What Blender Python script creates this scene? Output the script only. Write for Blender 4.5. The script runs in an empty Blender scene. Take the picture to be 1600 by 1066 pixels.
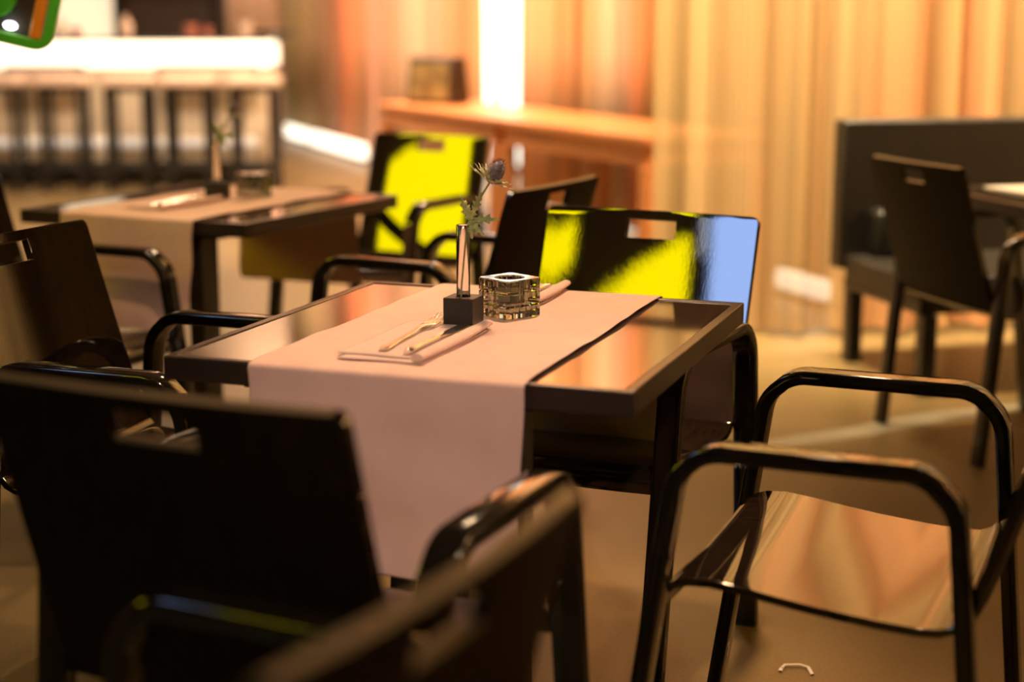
import bpy, bmesh, math, random
from mathutils import Vector, Matrix
from math import sin, cos, pi, radians as R, tan, atan2, sqrt, exp
random.seed(7)
sc = bpy.context.scene
col = sc.collection

# ------------------------------------------------------------------ camera, world, big lights, exposure
cd = bpy.data.cameras.new('camera'); cam = bpy.data.objects.new('camera', cd); col.objects.link(cam)
cd.sensor_width = 36.0; cd.lens = 36.0 * 2500 / 1600
cam.location = (0, 0, 1.289); cam.rotation_euler = (R(90 - 11.31), 0, 0)
cd.clip_start = 0.05; cd.clip_end = 80
cd.dof.use_dof = True; cd.dof.focus_distance = 2.96; cd.dof.aperture_fstop = 1.55
sc.camera = cam
w = bpy.data.worlds.new('world'); sc.world = w; w.use_nodes = True
w.node_tree.nodes['Background'].inputs[0].default_value = (1.0, 0.72, 0.45, 1)
w.node_tree.nodes['Background'].inputs[1].default_value = 0.03
sc.view_settings.view_transform = 'Standard'; sc.view_settings.look = 'None'
sc.view_settings.gamma = 1; sc.view_settings.exposure = 0.0; sc.view_settings.use_curve_mapping = False

def area(name, loc, target, sx, sy, energy, color, spread=180):
    l = bpy.data.lights.new(name, 'AREA'); l.shape = 'RECTANGLE'; l.size = sx; l.size_y = sy
    l.energy = energy; l.color = color; l.spread = R(spread)
    o = bpy.data.objects.new(name, l); col.objects.link(o); o.location = loc
    d = Vector(target) - Vector(loc); o.rotation_euler = d.to_track_quat('-Z', 'Y').to_euler()
    return o
def spot(name, loc, target, energy, color, angle, blend=.5, size=.06):
    l = bpy.data.lights.new(name, 'SPOT'); l.energy = energy; l.color = color
    l.spot_size = R(angle); l.spot_blend = blend; l.shadow_soft_size = size
    o = bpy.data.objects.new(name, l); col.objects.link(o); o.location = loc
    d = Vector(target) - Vector(loc); o.rotation_euler = d.to_track_quat('-Z', 'Y').to_euler()
    return o
WARM = (1.0, .62, .30); WARM2 = (1.0, .70, .42)
# ceiling spots that wash the curtains (the curtain line is x = 1.385 - .377 (y - 8.25))
def cl(y, off=0.0):      # point on the curtain line, off = distance into the room
    return (1.385 - .377 * (y - 8.25) - .936 * off, y - .353 * off)
for (y, e, c) in ((17.6, 110, (1, .74, .52)), (15.4, 105, (1, .64, .44)), (13.4, 110, (1, .64, .42)), (11.2, 190, (1, .66, .38)),
                  (9.4, 150, (1, .68, .38))):
    a = cl(y, 1.3); b = cl(y, 0)
    area('ceiling_wash', (a[0], a[1], 4.0), (b[0], b[1], 1.0), .5, .3, e, c, 150)
for (x, e) in ((.8, 170), (1.5, 170), (2.3, 150), (3.3, 150), (4.4, 150)):
    area('ceiling_wash', (x - .2, 5.45 + .24 * x, 4.1), (x, 6.45 + .24 * x, .9), .5, .3, e * .38, (1, .74, .43), 66)
spot('front_fill_spot', (-.1, .4, 3.9), (-1.12, 4.5, .55), 300, (1.0, .62, .30), 15, .9, .10)  # unseen spot added to brighten the left runner's hanging front
area('ceiling_wash', (-2.4, 9.8, 4.2), (-2.2, 10.4, 0), .8, .6, 150, (1, .76, .56), 120)  # added to brighten the floor before the bar
# spots over the tables
spot('table_spot', (.35, 3.6, 3.9), (-.05, 2.95, .75), 600, (1, .61, .35), 34, .8, .12)
spot('table_spot', (-1.2, 5.6, 3.9), (-.95, 4.85, .75), 330, (1, .60, .32), 42, .7, .12)
spot('near_fill_spot', (.5, .9, 4.2), (-.1, 1.3, .9), 230, (1, .70, .42), 30, .9, .1)  # unseen spot added to light the nearest backrest's top edge
area('ceiling_wash', (5.0, 3.6, 4.1), (6.0, 3.6, 1.6), .5, 1.6, 430, (1, .74, .43), 90)  # added to light the unseen right-wall drape for its reflection
spot('floor_fill_spot', (.6, 4.6, 4.2), (.9, 4.2, 0), 14, (1, .62, .30), 95, .8, .2)  # wide weak fill over the right-hand floor
spot('floor_fill_spot', (-.7, 4.0, 4.2), (-.55, 3.75, 0), 260, (1, .70, .44), 32, .9, .2)  # unseen spot added to brighten the floor behind the left chair
spot('front_fill_spot', (.5, -1.7, 3.5), (-.10, 2.45, .66), 520, (1.0, .70, .56), 13, .9, .10)  # unseen spot added to brighten the front runner's hanging end
spot('green_tint_spot', (3.2, 3.2, 3.8), (2.25, 6.2, .75), 40, (.2, 1, .08), 16, 1.0, .1)  # unseen green spot added to tint the bench back

# ------------------------------------------------------------------ materials
def new_mat(name):
    m = bpy.data.materials.new(name); m.use_nodes = True
    return m, m.node_tree.nodes, m.node_tree.links, m.node_tree.nodes['Principled BSDF']
def mat(name, c, rough=.5, metal=0, spec=.5, ior=None, coat=0, coat_r=.03, noise=None, bump=None, trans=0, emit=None, es=1, sheen=0):
    m, N, L, b = new_mat(name)
    b.inputs['Base Color'].default_value = (*c, 1); b.inputs['Roughness'].default_value = rough
    b.inputs['Metallic'].default_value = metal; b.inputs['Specular IOR Level'].default_value = spec
    if ior: b.inputs['IOR'].default_value = ior
    b.inputs['Coat Weight'].default_value = coat; b.inputs['Coat Roughness'].default_value = coat_r
    b.inputs['Transmission Weight'].default_value = trans
    if sheen: b.inputs['Sheen Weight'].default_value = sheen
    if emit: b.inputs['Emission Color'].default_value = (*emit, 1); b.inputs['Emission Strength'].default_value = es
    tc = N.new('ShaderNodeTexCoord')
    if noise:      # (scale xyz, amount darker/lighter)
        mp = N.new('ShaderNodeMapping'); mp.inputs['Scale'].default_value = noise[0]; L.new(tc.outputs['Object'], mp.inputs[0])
        n = N.new('ShaderNodeTexNoise'); n.inputs['Scale'].default_value = 1; n.inputs['Detail'].default_value = 6; L.new(mp.outputs[0], n.inputs[0])
        r = N.new('ShaderNodeValToRGB'); L.new(n.outputs[0], r.inputs[0])
        k = noise[1]; r.color_ramp.elements[0].position = .3; r.color_ramp.elements[1].position = .7
        r.color_ramp.elements[0].color = (*[x * (1 - k) for x in c], 1); r.color_ramp.elements[1].color = (*[min(1, x * (1 + k)) for x in c], 1)
        L.new(r.outputs[0], b.inputs['Base Color'])
    if bump:       # (scale xyz, strength, distance)
        mp = N.new('ShaderNodeMapping'); mp.inputs['Scale'].default_value = bump[0]; L.new(tc.outputs['Object'], mp.inputs[0])
        n = N.new('ShaderNodeTexNoise'); n.inputs['Scale'].default_value = 1; n.inputs['Detail'].default_value = 4; L.new(mp.outputs[0], n.inputs[0])
        bp = N.new('ShaderNodeBump'); bp.inputs['Strength'].default_value = bump[1]; bp.inputs['Distance'].default_value = bump[2]
        L.new(n.outputs[0], bp.inputs['Height']); L.new(bp.outputs[0], b.inputs['Normal'])
    return m
M = {}
M['lacquer'] = mat('black_lacquer', (.008, .006, .004), .09, ior=1.68, noise=((30, 30, 30), .2), bump=((60, 60, 60), .08, .0005))
M['board'] = mat('dark_lacquered_plywood', (.009, .006, .004), .018, ior=1.85, noise=((90, 90, 4), .35), bump=((260, 260, 10), .07, .0003))
M['board_back'] = mat('matt_dark_plywood_back', (.013, .0075, .003), .5, spec=.06, noise=((90, 90, 4), .35), bump=((260, 260, 10), .1, .0003))
M['board_edge'] = mat('brown_plywood_edge', (.16, .11, .06), .38, noise=((6, 6, 500), .3))
M['seatwood'] = mat('dark_seat_plywood', (.020, .012, .007), .05, ior=2.0, noise=((4, 90, 90), .35), bump=((10, 140, 140), .08, .0004))
M['tabletop'] = mat('glossy_dark_laminate', (.045, .028, .016), .07, ior=3.2, noise=((60, 5, 5), .2), bump=((12, 200, 100), .10, .0003))
M['edge'] = mat('dark_edge_band', (.030, .018, .014), .28, ior=1.5, noise=((8, 8, 8), .15))
M['leg'] = mat('black_leg_lacquer', (.009, .007, .006), .35, noise=((8, 8, 8), .15))
M['cloth'] = mat('mauve_pink_linen', (.64, .42, .35), .85, sheen=.3, noise=((14, 14, 14), .06), bump=((900, 900, 900), .25, .0006))
M['napkin'] = mat('napkin_linen', (.62, .44, .37), .85, sheen=.3, noise=((30, 30, 30), .05), bump=((900, 900, 900), .25, .0005))
M['steel'] = mat('polished_cutlery_steel', (1.0, .90, .93), .13, metal=1, noise=((40, 40, 40), .05))
M['vaseblock'] = mat('matt_black_block', (.012, .010, .009), .42, noise=((40, 40, 40), .3), bump=((300, 300, 300), .1, .0003))
M['glass'] = mat('clear_glass', (1, 1, 1), .0, trans=1, ior=1.45)
M['smoke'] = mat('smoky_glass', (.30, .31, .25), .02, trans=1, ior=1.48)
M['wax'] = mat('tealight_wax', (.85, .80, .68), .5, noise=((60, 60, 60), .05))
M['tin'] = mat('tealight_tin', (.7, .68, .62), .3, metal=1, noise=((60, 60, 60), .05))
M['stem'] = mat('thistle_stem', (.42, .40, .18), .55, noise=((60, 60, 200), .25))
M['leaf'] = mat('thistle_leaf', (.42, .48, .18), .5, noise=((120, 120, 120), .35))
M['bract'] = mat('thistle_bract', (.42, .42, .24), .5, noise=((120, 120, 120), .4))
M['head'] = mat('thistle_cone', (.24, .20, .27), .7, noise=((200, 200, 200), .5))
M['pine'] = mat('orange_varnished_wood', (.62, .24, .08), .35, noise=((2, 30, 30), .25), bump=((3, 60, 60), .1, .001))
M['bag'] = mat('brown_leather', (.21, .14, .05), .4, noise=((9, 9, 9), .5), bump=((60, 60, 60), .3, .002))
M['bag_dark'] = mat('dark_brown_leather', (.030, .018, .010), .5, noise=((9, 9, 9), .4))
M['brass'] = mat('brass_fitting', (.8, .55, .2), .25, metal=1, noise=((20, 20, 20), .1))
M['sofa'] = mat('black_vinyl', (.013, .010, .006), .42, noise=((6, 6, 6), .3), bump=((50, 50, 50), .15, .001))
M['cream'] = mat('cream_panel', (.74, .62, .45), .5, noise=((2, 2, 2), .05))
M['cushion'] = mat('pale_pink_upholstery', (.72, .55, .42), .7, noise=((12, 12, 12), .08))
M['black'] = mat('black_metal', (.012, .011, .009), .4, noise=((12, 12, 12), .2))
M['darkwall'] = mat('dark_brown_wall', (.05, .032, .022), .7, noise=((1.5, 1.5, 1.5), .3))
M['wall'] = mat('plaster_wall', (.30, .25, .18), .85, noise=((1.5, 1.5, 1.5), .12), bump=((30, 30, 30), .1, .002))
M['ceil'] = mat('dark_ceiling', (.04, .033, .026), .9, noise=((2, 2, 2), .15))
M['green'] = mat('green_plastic', (.09, .60, .03), .35, noise=((10, 10, 10), .2))
M['orange'] = mat('orange_plastic', (1.0, .34, .02), .35, noise=((10, 10, 10), .1))
M['paper'] = mat('white_paper', (.85, .80, .70), .8, noise=((20, 20, 20), .03))
M['pinkglass'] = mat('pinkish_bottle_glass', (.55, .20, .14), .1, noise=((20, 20, 20), .2), ior=1.5)
M['pale_stripe'] = mat('pale_floor_stripe', (.30, .27, .19), .4, noise=((8, 8, 8), .2))
def glow(name, c, s):
    return mat(name, c, .5, emit=c, es=s, noise=((1, 1, 1), .02))
M['glow_bar'] = glow('backlit_acrylic', (1.0, .86, .62), 2.2)
M['glow_low'] = glow('low_glow_strip', (1.0, .90, .78), .45)
M['glow_floor'] = glow('floor_glow_bar', (1.0, .95, .80), 2.0)  # emission imitating bright light low on the floor
M['glow_window'] = glow('bright_window_pane', (.93, 1.0, .88), 2.6)
M['glow_yellow'] = glow('yellow_light_box', (1.0, .82, .0), 11.0)
M['glow_blue'] = glow('blue_light_box', (.36, .53, 1.0), 10.0)
M['glow_cream'] = glow('lit_cream_panel', (1.0, .82, .56), .95)
M['glow_white'] = glow('small_white_lamp', (.85, .88, 1.0), 6.0)
# floor: polished warm concrete
m, N, L, b = new_mat('polished_concrete'); M['floor'] = m
tc = N.new('ShaderNodeTexCoord'); n1 = N.new('ShaderNodeTexNoise'); n1.inputs['Scale'].default_value = .9; n1.inputs['Detail'].default_value = 8
n2 = N.new('ShaderNodeTexNoise'); n2.inputs['Scale'].default_value = 140; n2.inputs['Detail'].default_value = 3
L.new(tc.outputs['Object'], n1.inputs[0]); L.new(tc.outputs['Object'], n2.inputs[0])
r1 = N.new('ShaderNodeValToRGB'); L.new(n1.outputs[0], r1.inputs[0])
r1.color_ramp.elements[0].position = .3; r1.color_ramp.elements[0].color = (.135, .090, .034, 1)
r1.color_ramp.elements[1].position = .75; r1.color_ramp.elements[1].color = (.25, .175, .075, 1)
r2 = N.new('ShaderNodeValToRGB'); L.new(n2.outputs[0], r2.inputs[0]); r2.color_ramp.elements[0].position = .35; r2.color_ramp.elements[0].color = (.7, .7, .7, 1); r2.color_ramp.elements[1].position = .6
mx = N.new('ShaderNodeMix'); mx.data_type = 'RGBA'; mx.blend_type = 'MULTIPLY'; mx.inputs[0].default_value = .6
L.new(r1.outputs[0], mx.inputs[6]); L.new(r2.outputs[0], mx.inputs[7]); L.new(mx.outputs[2], b.inputs['Base Color'])
b.inputs['Roughness'].default_value = .36; b.inputs['IOR'].default_value = 1.33
bp = N.new('ShaderNodeBump'); bp.inputs['Strength'].default_value = .25; bp.inputs['Distance'].default_value = .002
L.new(n2.outputs[0], bp.inputs['Height']); L.new(bp.outputs[0], b.inputs['Normal'])
# curtain: sheer striped fabric, colours run along the curtain (uv.x in metres)
def curtain_mat(name, stops, length, sheer=0):
    m, N, L, b = new_mat(name)
    uv = N.new('ShaderNodeUVMap'); sp = N.new('ShaderNodeSeparateXYZ'); L.new(uv.outputs[0], sp.inputs[0])
    ma = N.new('ShaderNodeMath'); ma.operation = 'DIVIDE'; L.new(sp.outputs[0], ma.inputs[0]); ma.inputs[1].default_value = length
    nz = N.new('ShaderNodeTexNoise'); nz.noise_dimensions = '1D'; nz.inputs['Scale'].default_value = 5.0; nz.inputs['Detail'].default_value = 5
    L.new(sp.outputs[0], nz.inputs['W'])
    nr = N.new('ShaderNodeMapRange'); L.new(nz.outputs[0], nr.inputs[0]); nr.inputs[1].default_value = .3; nr.inputs[2].default_value = .7
    nr.inputs[3].default_value = -.02; nr.inputs[4].default_value = .02
    ad = N.new('ShaderNodeMath'); ad.operation = 'ADD'; L.new(ma.outputs[0], ad.inputs[0]); L.new(nr.outputs[0], ad.inputs[1])
    rp = N.new('ShaderNodeValToRGB'); L.new(ad.outputs[0], rp.inputs[0])
    e = rp.color_ramp.elements
    while len(e) > 1: e.remove(e[-1])
    e[0].position = stops[0][0]; e[0].color = (*stops[0][1], 1)
    for p, c in stops[1:]:
        q = e.new(p); q.color = (*c, 1)
    n2 = N.new('ShaderNodeTexNoise'); n2.noise_dimensions = '1D'; n2.inputs['Scale'].default_value = 22.0; n2.inputs['Detail'].default_value = 3
    L.new(sp.outputs[0], n2.inputs['W'])
    r2 = N.new('ShaderNodeMapRange'); L.new(n2.outputs[0], r2.inputs[0]); r2.inputs[1].default_value = .3; r2.inputs[2].default_value = .7
    r2.inputs[3].default_value = .72; r2.inputs[4].default_value = 1.15
    vm = N.new('ShaderNodeVectorMath'); vm.operation = 'SCALE'; L.new(rp.outputs[0], vm.inputs[0]); L.new(r2.outputs[0], vm.inputs['Scale'])
    tr = N.new('ShaderNodeBsdfTranslucent'); L.new(vm.outputs[0], tr.inputs[0])
    df = N.new('ShaderNodeBsdfDiffuse'); L.new(vm.outputs[0], df.inputs[0])
    mixs = N.new('ShaderNodeMixShader'); mixs.inputs[0].default_value = .3
    L.new(df.outputs[0], mixs.inputs[1]); L.new(tr.outputs[0], mixs.inputs[2])
    if sheer:
        tp = N.new('ShaderNodeBsdfTransparent'); m2 = N.new('ShaderNodeMixShader'); m2.inputs[0].default_value = sheer
        L.new(mixs.outputs[0], m2.inputs[1]); L.new(tp.outputs[0], m2.inputs[2]); mixs = m2
    L.new(mixs.outputs[0], N['Material Output'].inputs[0])
    return m

# ------------------------------------------------------------------ object helpers
def finish(name, bm, m, parent=None, smooth=True, bevel=0, segs=2, angle=35, loc=None, rotz=0, mats=None):
    bmesh.ops.recalc_face_normals(bm, faces=bm.faces)
    me = bpy.data.meshes.new(name); bm.to_mesh(me); bm.free()
    for mm in (mats or [m]): me.materials.append(mm)
    if smooth:
        for p in me.polygons: p.use_smooth = True
        me.set_sharp_from_angle(angle=R(angle))
    o = bpy.data.objects.new(name, me); col.objects.link(o)
    if parent: o.parent = parent
    if loc: o.location = loc
    if rotz: o.rotation_euler.z = rotz
    if bevel:
        b = o.modifiers.new('bevel', 'BEVEL'); b.width = bevel; b.segments = segs; b.limit_method = 'ANGLE'; b.angle_limit = R(30)
        b.harden_normals = False
    return o
def tag(o, label, cat, group=None, kind=None):
    if label: o['label'] = label
    if cat: o['category'] = cat
    if group: o['group'] = group
    if kind: o['kind'] = kind
    return o
def thing(name, label, cat, loc=(0, 0, 0), rotz=0, group=None):
    o = bpy.data.objects.new(name, None); col.objects.link(o); o.location = loc; o.rotation_euler = (0, 0, rotz)
    o.empty_display_size = .05
    return tag(o, label, cat, group)
def struct(o, label=None):
    o['kind'] = 'structure'
    if label: o['label'] = label
    return o
def copy_tree(root, loc, rotz, label, group=None):
    def cp(o, parent):
        c = o.copy(); col.objects.link(c); c.parent = parent
        for ch in list(o.children): cp(ch, c)
        return c
    r = cp(root, None); r.location = loc; r.rotation_euler = (0, 0, rotz); r['label'] = label
    if group: r['group'] = group
    return r
def box(bm, x0, x1, y0, y1, z0, z1, mtx=None):
    vs = [bm.verts.new(v) for v in ((x0, y0, z0), (x1, y0, z0), (x1, y1, z0), (x0, y1, z0), (x0, y0, z1), (x1, y0, z1), (x1, y1, z1), (x0, y1, z1))]
    if mtx:
        for v in vs: v.co = mtx @ v.co
    for f in ((3, 2, 1, 0), (4, 5, 6, 7), (0, 1, 5, 4), (1, 2, 6, 5), (2, 3, 7, 6), (3, 0, 4, 7)): bm.faces.new([vs[i] for i in f])
def boxo(name, x0, x1, y0, y1, z0, z1, m, parent=None, bevel=.002, **k):
    bm = bmesh.new(); box(bm, x0, x1, y0, y1, z0, z1); return finish(name, bm, m, parent, bevel=bevel, **k)
def sweep(bm, pts, secs, side=None, cap=True):
    """pts: centre line; secs: list of section polygons [(a,b)...]; a along 'side' vector, b along normal"""
    n = len(pts); rings = []
    for i, p in enumerate(pts):
        p = Vector(p)
        t = (Vector(pts[min(i + 1, n - 1)]) - Vector(pts[max(i - 1, 0)])).normalized()
        s = Vector(side) if side else (Vector((0, 0, 1)).cross(t) if abs(t.z) < .95 else Vector((1, 0, 0)))
        s = (s - t * s.dot(t)).normalized(); nn = t.cross(s).normalized()
        rings.append([bm.verts.new(p + s * a + nn * b) for a, b in secs[i if len(secs) > 1 else 0]])
    k = len(rings[0])
    for r0, r1 in zip(rings, rings[1:]):
        for j in range(k): bm.faces.new((r0[j], r0[(j + 1) % k], r1[(j + 1) % k], r1[j]))
    if cap: bm.faces.new(rings[0][::-1]); bm.faces.new(rings[-1])
def ell(a, b, n=8): return [(a * cos(2 * pi * i / n), b * sin(2 * pi * i / n)) for i in range(n)]
def rrect(a, b, r, n=3):
    out = []
    for cx, cy, t0 in ((a - r, b - r, 0), (-a + r, b - r, 90), (-a + r, -b + r, 180), (a - r, -b + r, 270)):
        for i in range(n + 1):
            t = R(t0 + 90 * i / n); out.append((cx + r * cos(t), cy + r * sin(t)))
    return out
def lathe(bm, prof, n=24, c=(0, 0)):
    rings = []
    for r, z in prof: rings.append([bm.verts.new((c[0] + r * cos(2 * pi * i / n), c[1] + r * sin(2 * pi * i / n), z)) for i in range(n)])
    for r0, r1 in zip(rings, rings[1:]):
        for j in range(n): bm.faces.new((r0[j], r0[(j + 1) % n], r1[(j + 1) % n], r1[j]))
    bm.faces.new(rings[0][::-1]); bm.faces.new(rings[-1])
def fillet(pts, r, n=7):
    out = [Vector(pts[0])]
    for a, b, c in zip(pts, pts[1:], pts[2:]):
        a, b, c = Vector(a), Vector(b), Vector(c); u = (a - b).normalized(); v = (c - b).normalized()
        ang = u.angle(v); d = r / tan(ang / 2); p0 = b + u * d; p1 = b + v * d
        cen = b + (u + v).normalized() * (r / sin(ang / 2))
        e0 = p0 - cen; e1 = p1 - cen; om = e0.angle(e1)
        for i in range(n + 1):
            t = i / n; out.append(cen + (e0 * sin((1 - t) * om) + e1 * sin(t * om)) / sin(om))
    out.append(Vector(pts[-1])); return out

# ------------------------------------------------------------------ the room
bm = bmesh.new(); box(bm, -4.6, 6.2, -4, 21, -.12, 0); struct(finish('floor', bm, M['floor'], smooth=False))
bm = bmesh.new(); box(bm, -4.6, 6.2, -4, 21, 4.5, 4.6); struct(finish('ceiling', bm, M['ceil'], smooth=False))
bm = bmesh.new(); box(bm, -4.75, -4.6, -4, 21, 0, 4.5); struct(finish('wall_left', bm, M['wall'], smooth=False))
bm = bmesh.new(); box(bm, 6.2, 6.35, -4, 21, 0, 4.5); struct(finish('wall_east', bm, M['wall'], smooth=False))
bm = bmesh.new(); box(bm, -4.6, 6.2, -4.15, -4, 0, 4.5); struct(finish('wall_front', bm, M['wall'], smooth=False))
bm = bmesh.new(); box(bm, -4.6, 6.2, 21, 21.15, 0, 4.5); struct(finish('wall_back', bm, M['wall'], smooth=False))
bm = bmesh.new(); box(bm, -4.6, -2.22, 15.6, 15.8, 0, 4.5); struct(finish('wall_bar', bm, M['wall'], smooth=False), 'wall behind the bar')
# wall behind the curtains, with the window opening left open
W0 = Vector((*cl(20.9, -.75), 0)); W1 = Vector((*cl(6.0, -.75), 0)); wd = (W1 - W0).normalized(); wn = Vector((wd.y, -wd.x, 0))
def wallbox(bm, s0, s1, z0, z1, t=.15):
    a = W0 + wd * s0; b = W0 + wd * s1; o = Vector((.936, .353, 0)) * t
    vs = [bm.verts.new(v) for v in (a, b, b + o, a + o)]; up = [bm.verts.new(v.co + Vector((0, 0, z1))) for v in vs]
    for v in vs: v.co.z = z0
    bm.faces.new(vs[::-1]); bm.faces.new(up)
    for i in range(4): bm.faces.new((vs[i], vs[(i + 1) % 4], up[(i + 1) % 4], up[i]))
def s_of(y): return (y - W0.y) / wd.y
sa, sb = s_of(16.0), s_of(11.4)
tot = (W1 - W0).length
bm = bmesh.new(); wallbox(bm, 0, sa, 0, 4.5); wallbox(bm, sb, tot, 0, 4.5); wallbox(bm, sa, sb, 3.6, 4.5)
struct(finish('wall_right', bm, M['wall'], smooth=False))
bm = bmesh.new(); box(bm, W1.x, 6.2, 5.95, 6.1, 0, 4.5); 
for v in bm.verts: v.co.y += 2.3
struct(finish('wall_alcove', bm, M['wall'], smooth=False))
bm = bmesh.new()
for s in (sa + .03, (sa * 2 + sb) / 3, (sa + 2 * sb) / 3, sb - .03):
    wallbox(bm, s - .03, s + .03, 0, 3.6, .08)
wallbox(bm, sa, sb, 3.54, 3.6, .08); wallbox(bm, sa, sb, 0, .05, .08)
win = struct(finish('window_1', bm, M['black'], bevel=0), 'tall bright window glimpsed through the curtain gap')
bm = bmesh.new(); o = Vector((.936, .353, 0)) * .05
a = W0 + wd * sa + o; b_ = W0 + wd * sb + o
vs = [bm.verts.new(v) for v in (a, b_, b_ + Vector((0, 0, 3.6)), a + Vector((0, 0, 3.6)))]; bm.faces.new(vs)
finish('window_pane', bm, M['glow_window'], win, smooth=False)

# curtains
def curtain(name, pts, seed, stops, label, z0=.03, z1=4.35, amp=.05, sheer=0):
    rnd = random.Random(seed)
    P = [Vector((*p, 0)) for p in pts]; L_ = sum((b - a).length for a, b in zip(P, P[1:]))
    n = int(L_ / .022); rows = [0, .25, .6, 1]
    ph = 0; prev = None; bm = bmesh.new(); uvl = bm.loops.layers.uv.new('UVMap'); grid = []
    per = .2
    for i in range(n + 1):
        s = L_ * i / n; q = s; k = 0
        while k < len(P) - 2 and q > (P[k + 1] - P[k]).length: q -= (P[k + 1] - P[k]).length; k += 1
        d = (P[k + 1] - P[k]).normalized(); nn = Vector((-d.y, d.x, 0)); base = P[k] + d * q
        if i % 9 == 0: per = rnd.uniform(.13, .30)
        ph += 2 * pi * (L_ / n) / per
        colm = []
        for t in rows:
            am = amp * (.75 + .5 * (1 - t)) * (1 + .3 * sin(s * 3.1 + seed))
            v = base + nn * (am * sin(ph + .5 * t * sin(s * 2)) + .3 * am * sin(2.3 * ph + 1)) + d * (.015 * sin(ph * 2))
            colm.append((bm.verts.new((v.x, v.y, z0 + (z1 - z0) * t)), s))
        grid.append(colm)
    for a, b in zip(grid, grid[1:]):
        for j in range(len(rows) - 1):
            f = bm.faces.new((a[j][0], b[j][0], b[j + 1][0], a[j + 1][0]))
            for lp, (ss, tt) in zip(f.loops, ((a[j][1], j), (b[j][1], j), (b[j + 1][1], j + 1), (a[j + 1][1], j + 1))): lp[uvl].uv = (ss, tt)
    mm = curtain_mat(name + '_fabric', stops, L_, sheer)
    o = finish(name, bm, mm, angle=80)
    if not sheer: sd = o.modifiers.new('thickness', 'SOLIDIFY'); sd.thickness = .004
    return tag(o, label, 'curtain')
c0, c1, c2, c3 = cl(19.8), cl(12.72), cl(11.78), cl(7.95)
OL = (.34, .27, .12); TAN = (.58, .40, .20); PE = (.80, .50, .32); OR = (.86, .45, .22); RED = (.87, .33, .17); CR = (.88, .68, .50); BR = (.44, .27, .12)
curtain('curtain', [c0, c1], 3, [(0, OL), (.08, OL), (.16, (.46, .36, .18)), (.24, TAN), (.36, (.70, .44, .24)), (.44, PE), (.50, RED), (.56, OR), (.64, (.90, .55, .40)), (.70, PE), (.80, CR), (.90, PE), (1, OR)],
        'long striped drape in olive, peach and red, hanging left of the bright window gap')
curtain('curtain', [c2, c3], 5, [(0, OR), (.08, PE), (.13, OR), (.20, (.86, .58, .34)), (.28, OR), (.34, (.9, .6, .34)), (.39, CR), (.44, CR), (.48, RED), (.53, OR), (.58, (.62, .44, .18)), (.62, (.40, .30, .13)), (.8, TAN), (1, TAN)],
        'orange and cream drape hanging right of the bright window gap, behind the wooden tables')
curtain('curtain', [(.56, 6.50), (1.5, 6.56), (6.0, 7.66)], 11, [(0, (.50, .33, .15)), (.03, (.70, .50, .25)), (.08, TAN), (.13, (.66, .45, .22)), (.16, (.72, .50, .26)), (.19, (.80, .42, .20)), (.22, (.66, .44, .2)), (.25, (.82, .42, .2)), (.29, (.62, .42, .2)), (.32, BR), (.5, TAN), (1, TAN)],
        'sheer tan drape reaching the floor behind the black bench', sheer=.22)
curtain('curtain', [(5.98, 7.4), (5.98, -1.0)], 17, [(0, TAN), (.2, BR), (.35, TAN), (.5, CR), (.56, BR), (.7, TAN), (.85, BR), (1, TAN)],
        'added unseen tan and brown drape along the right wall, mirrored in the left chair back')  # out-of-view drape added to give streaks in the chair back's reflection
# glow bars added to imitate bright light on the floor along the curtains
def floor_bar(y0, y1, off, h, label, m='glow_floor'):
    a = Vector((*cl(y0, off), 0)); b = Vector((*cl(y1, off), 0)); bm = bmesh.new()
    d = (b - a).normalized(); nn = Vector((-d.y, d.x, 0)) * .03
    t = thing('floor_glow', label, 'light', (*((a + b) / 2).xy, 0))
    L_ = (b - a).length; ang = atan2(d.y, d.x); t.rotation_euler.z = ang
    boxo('housing', -L_ / 2 - .02, L_ / 2 + .02, -.035, .035, 0, .03, M['black'], t)
    boxo('glow_block', -L_ / 2, L_ / 2, -.028, .028, .03, h, M[m], t, bevel=.01)
floor_bar(19.0, 17.2, .20, .15, 'farthest added glow bar for light on the floor, at the foot of the olive drape')
floor_bar(16.9, 15.0, .22, .16, 'added glow bar for light on the floor between the bar and the wooden tables')
floor_bar(8.50, 8.10, .30, .20, 'short added glow bar for floor light behind the sheer drape, left of the bench', 'glow_floor')
floor_bar(7.75, 7.35, .30, .12, 'short added glow bar for floor light seen under the black bench')

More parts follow.
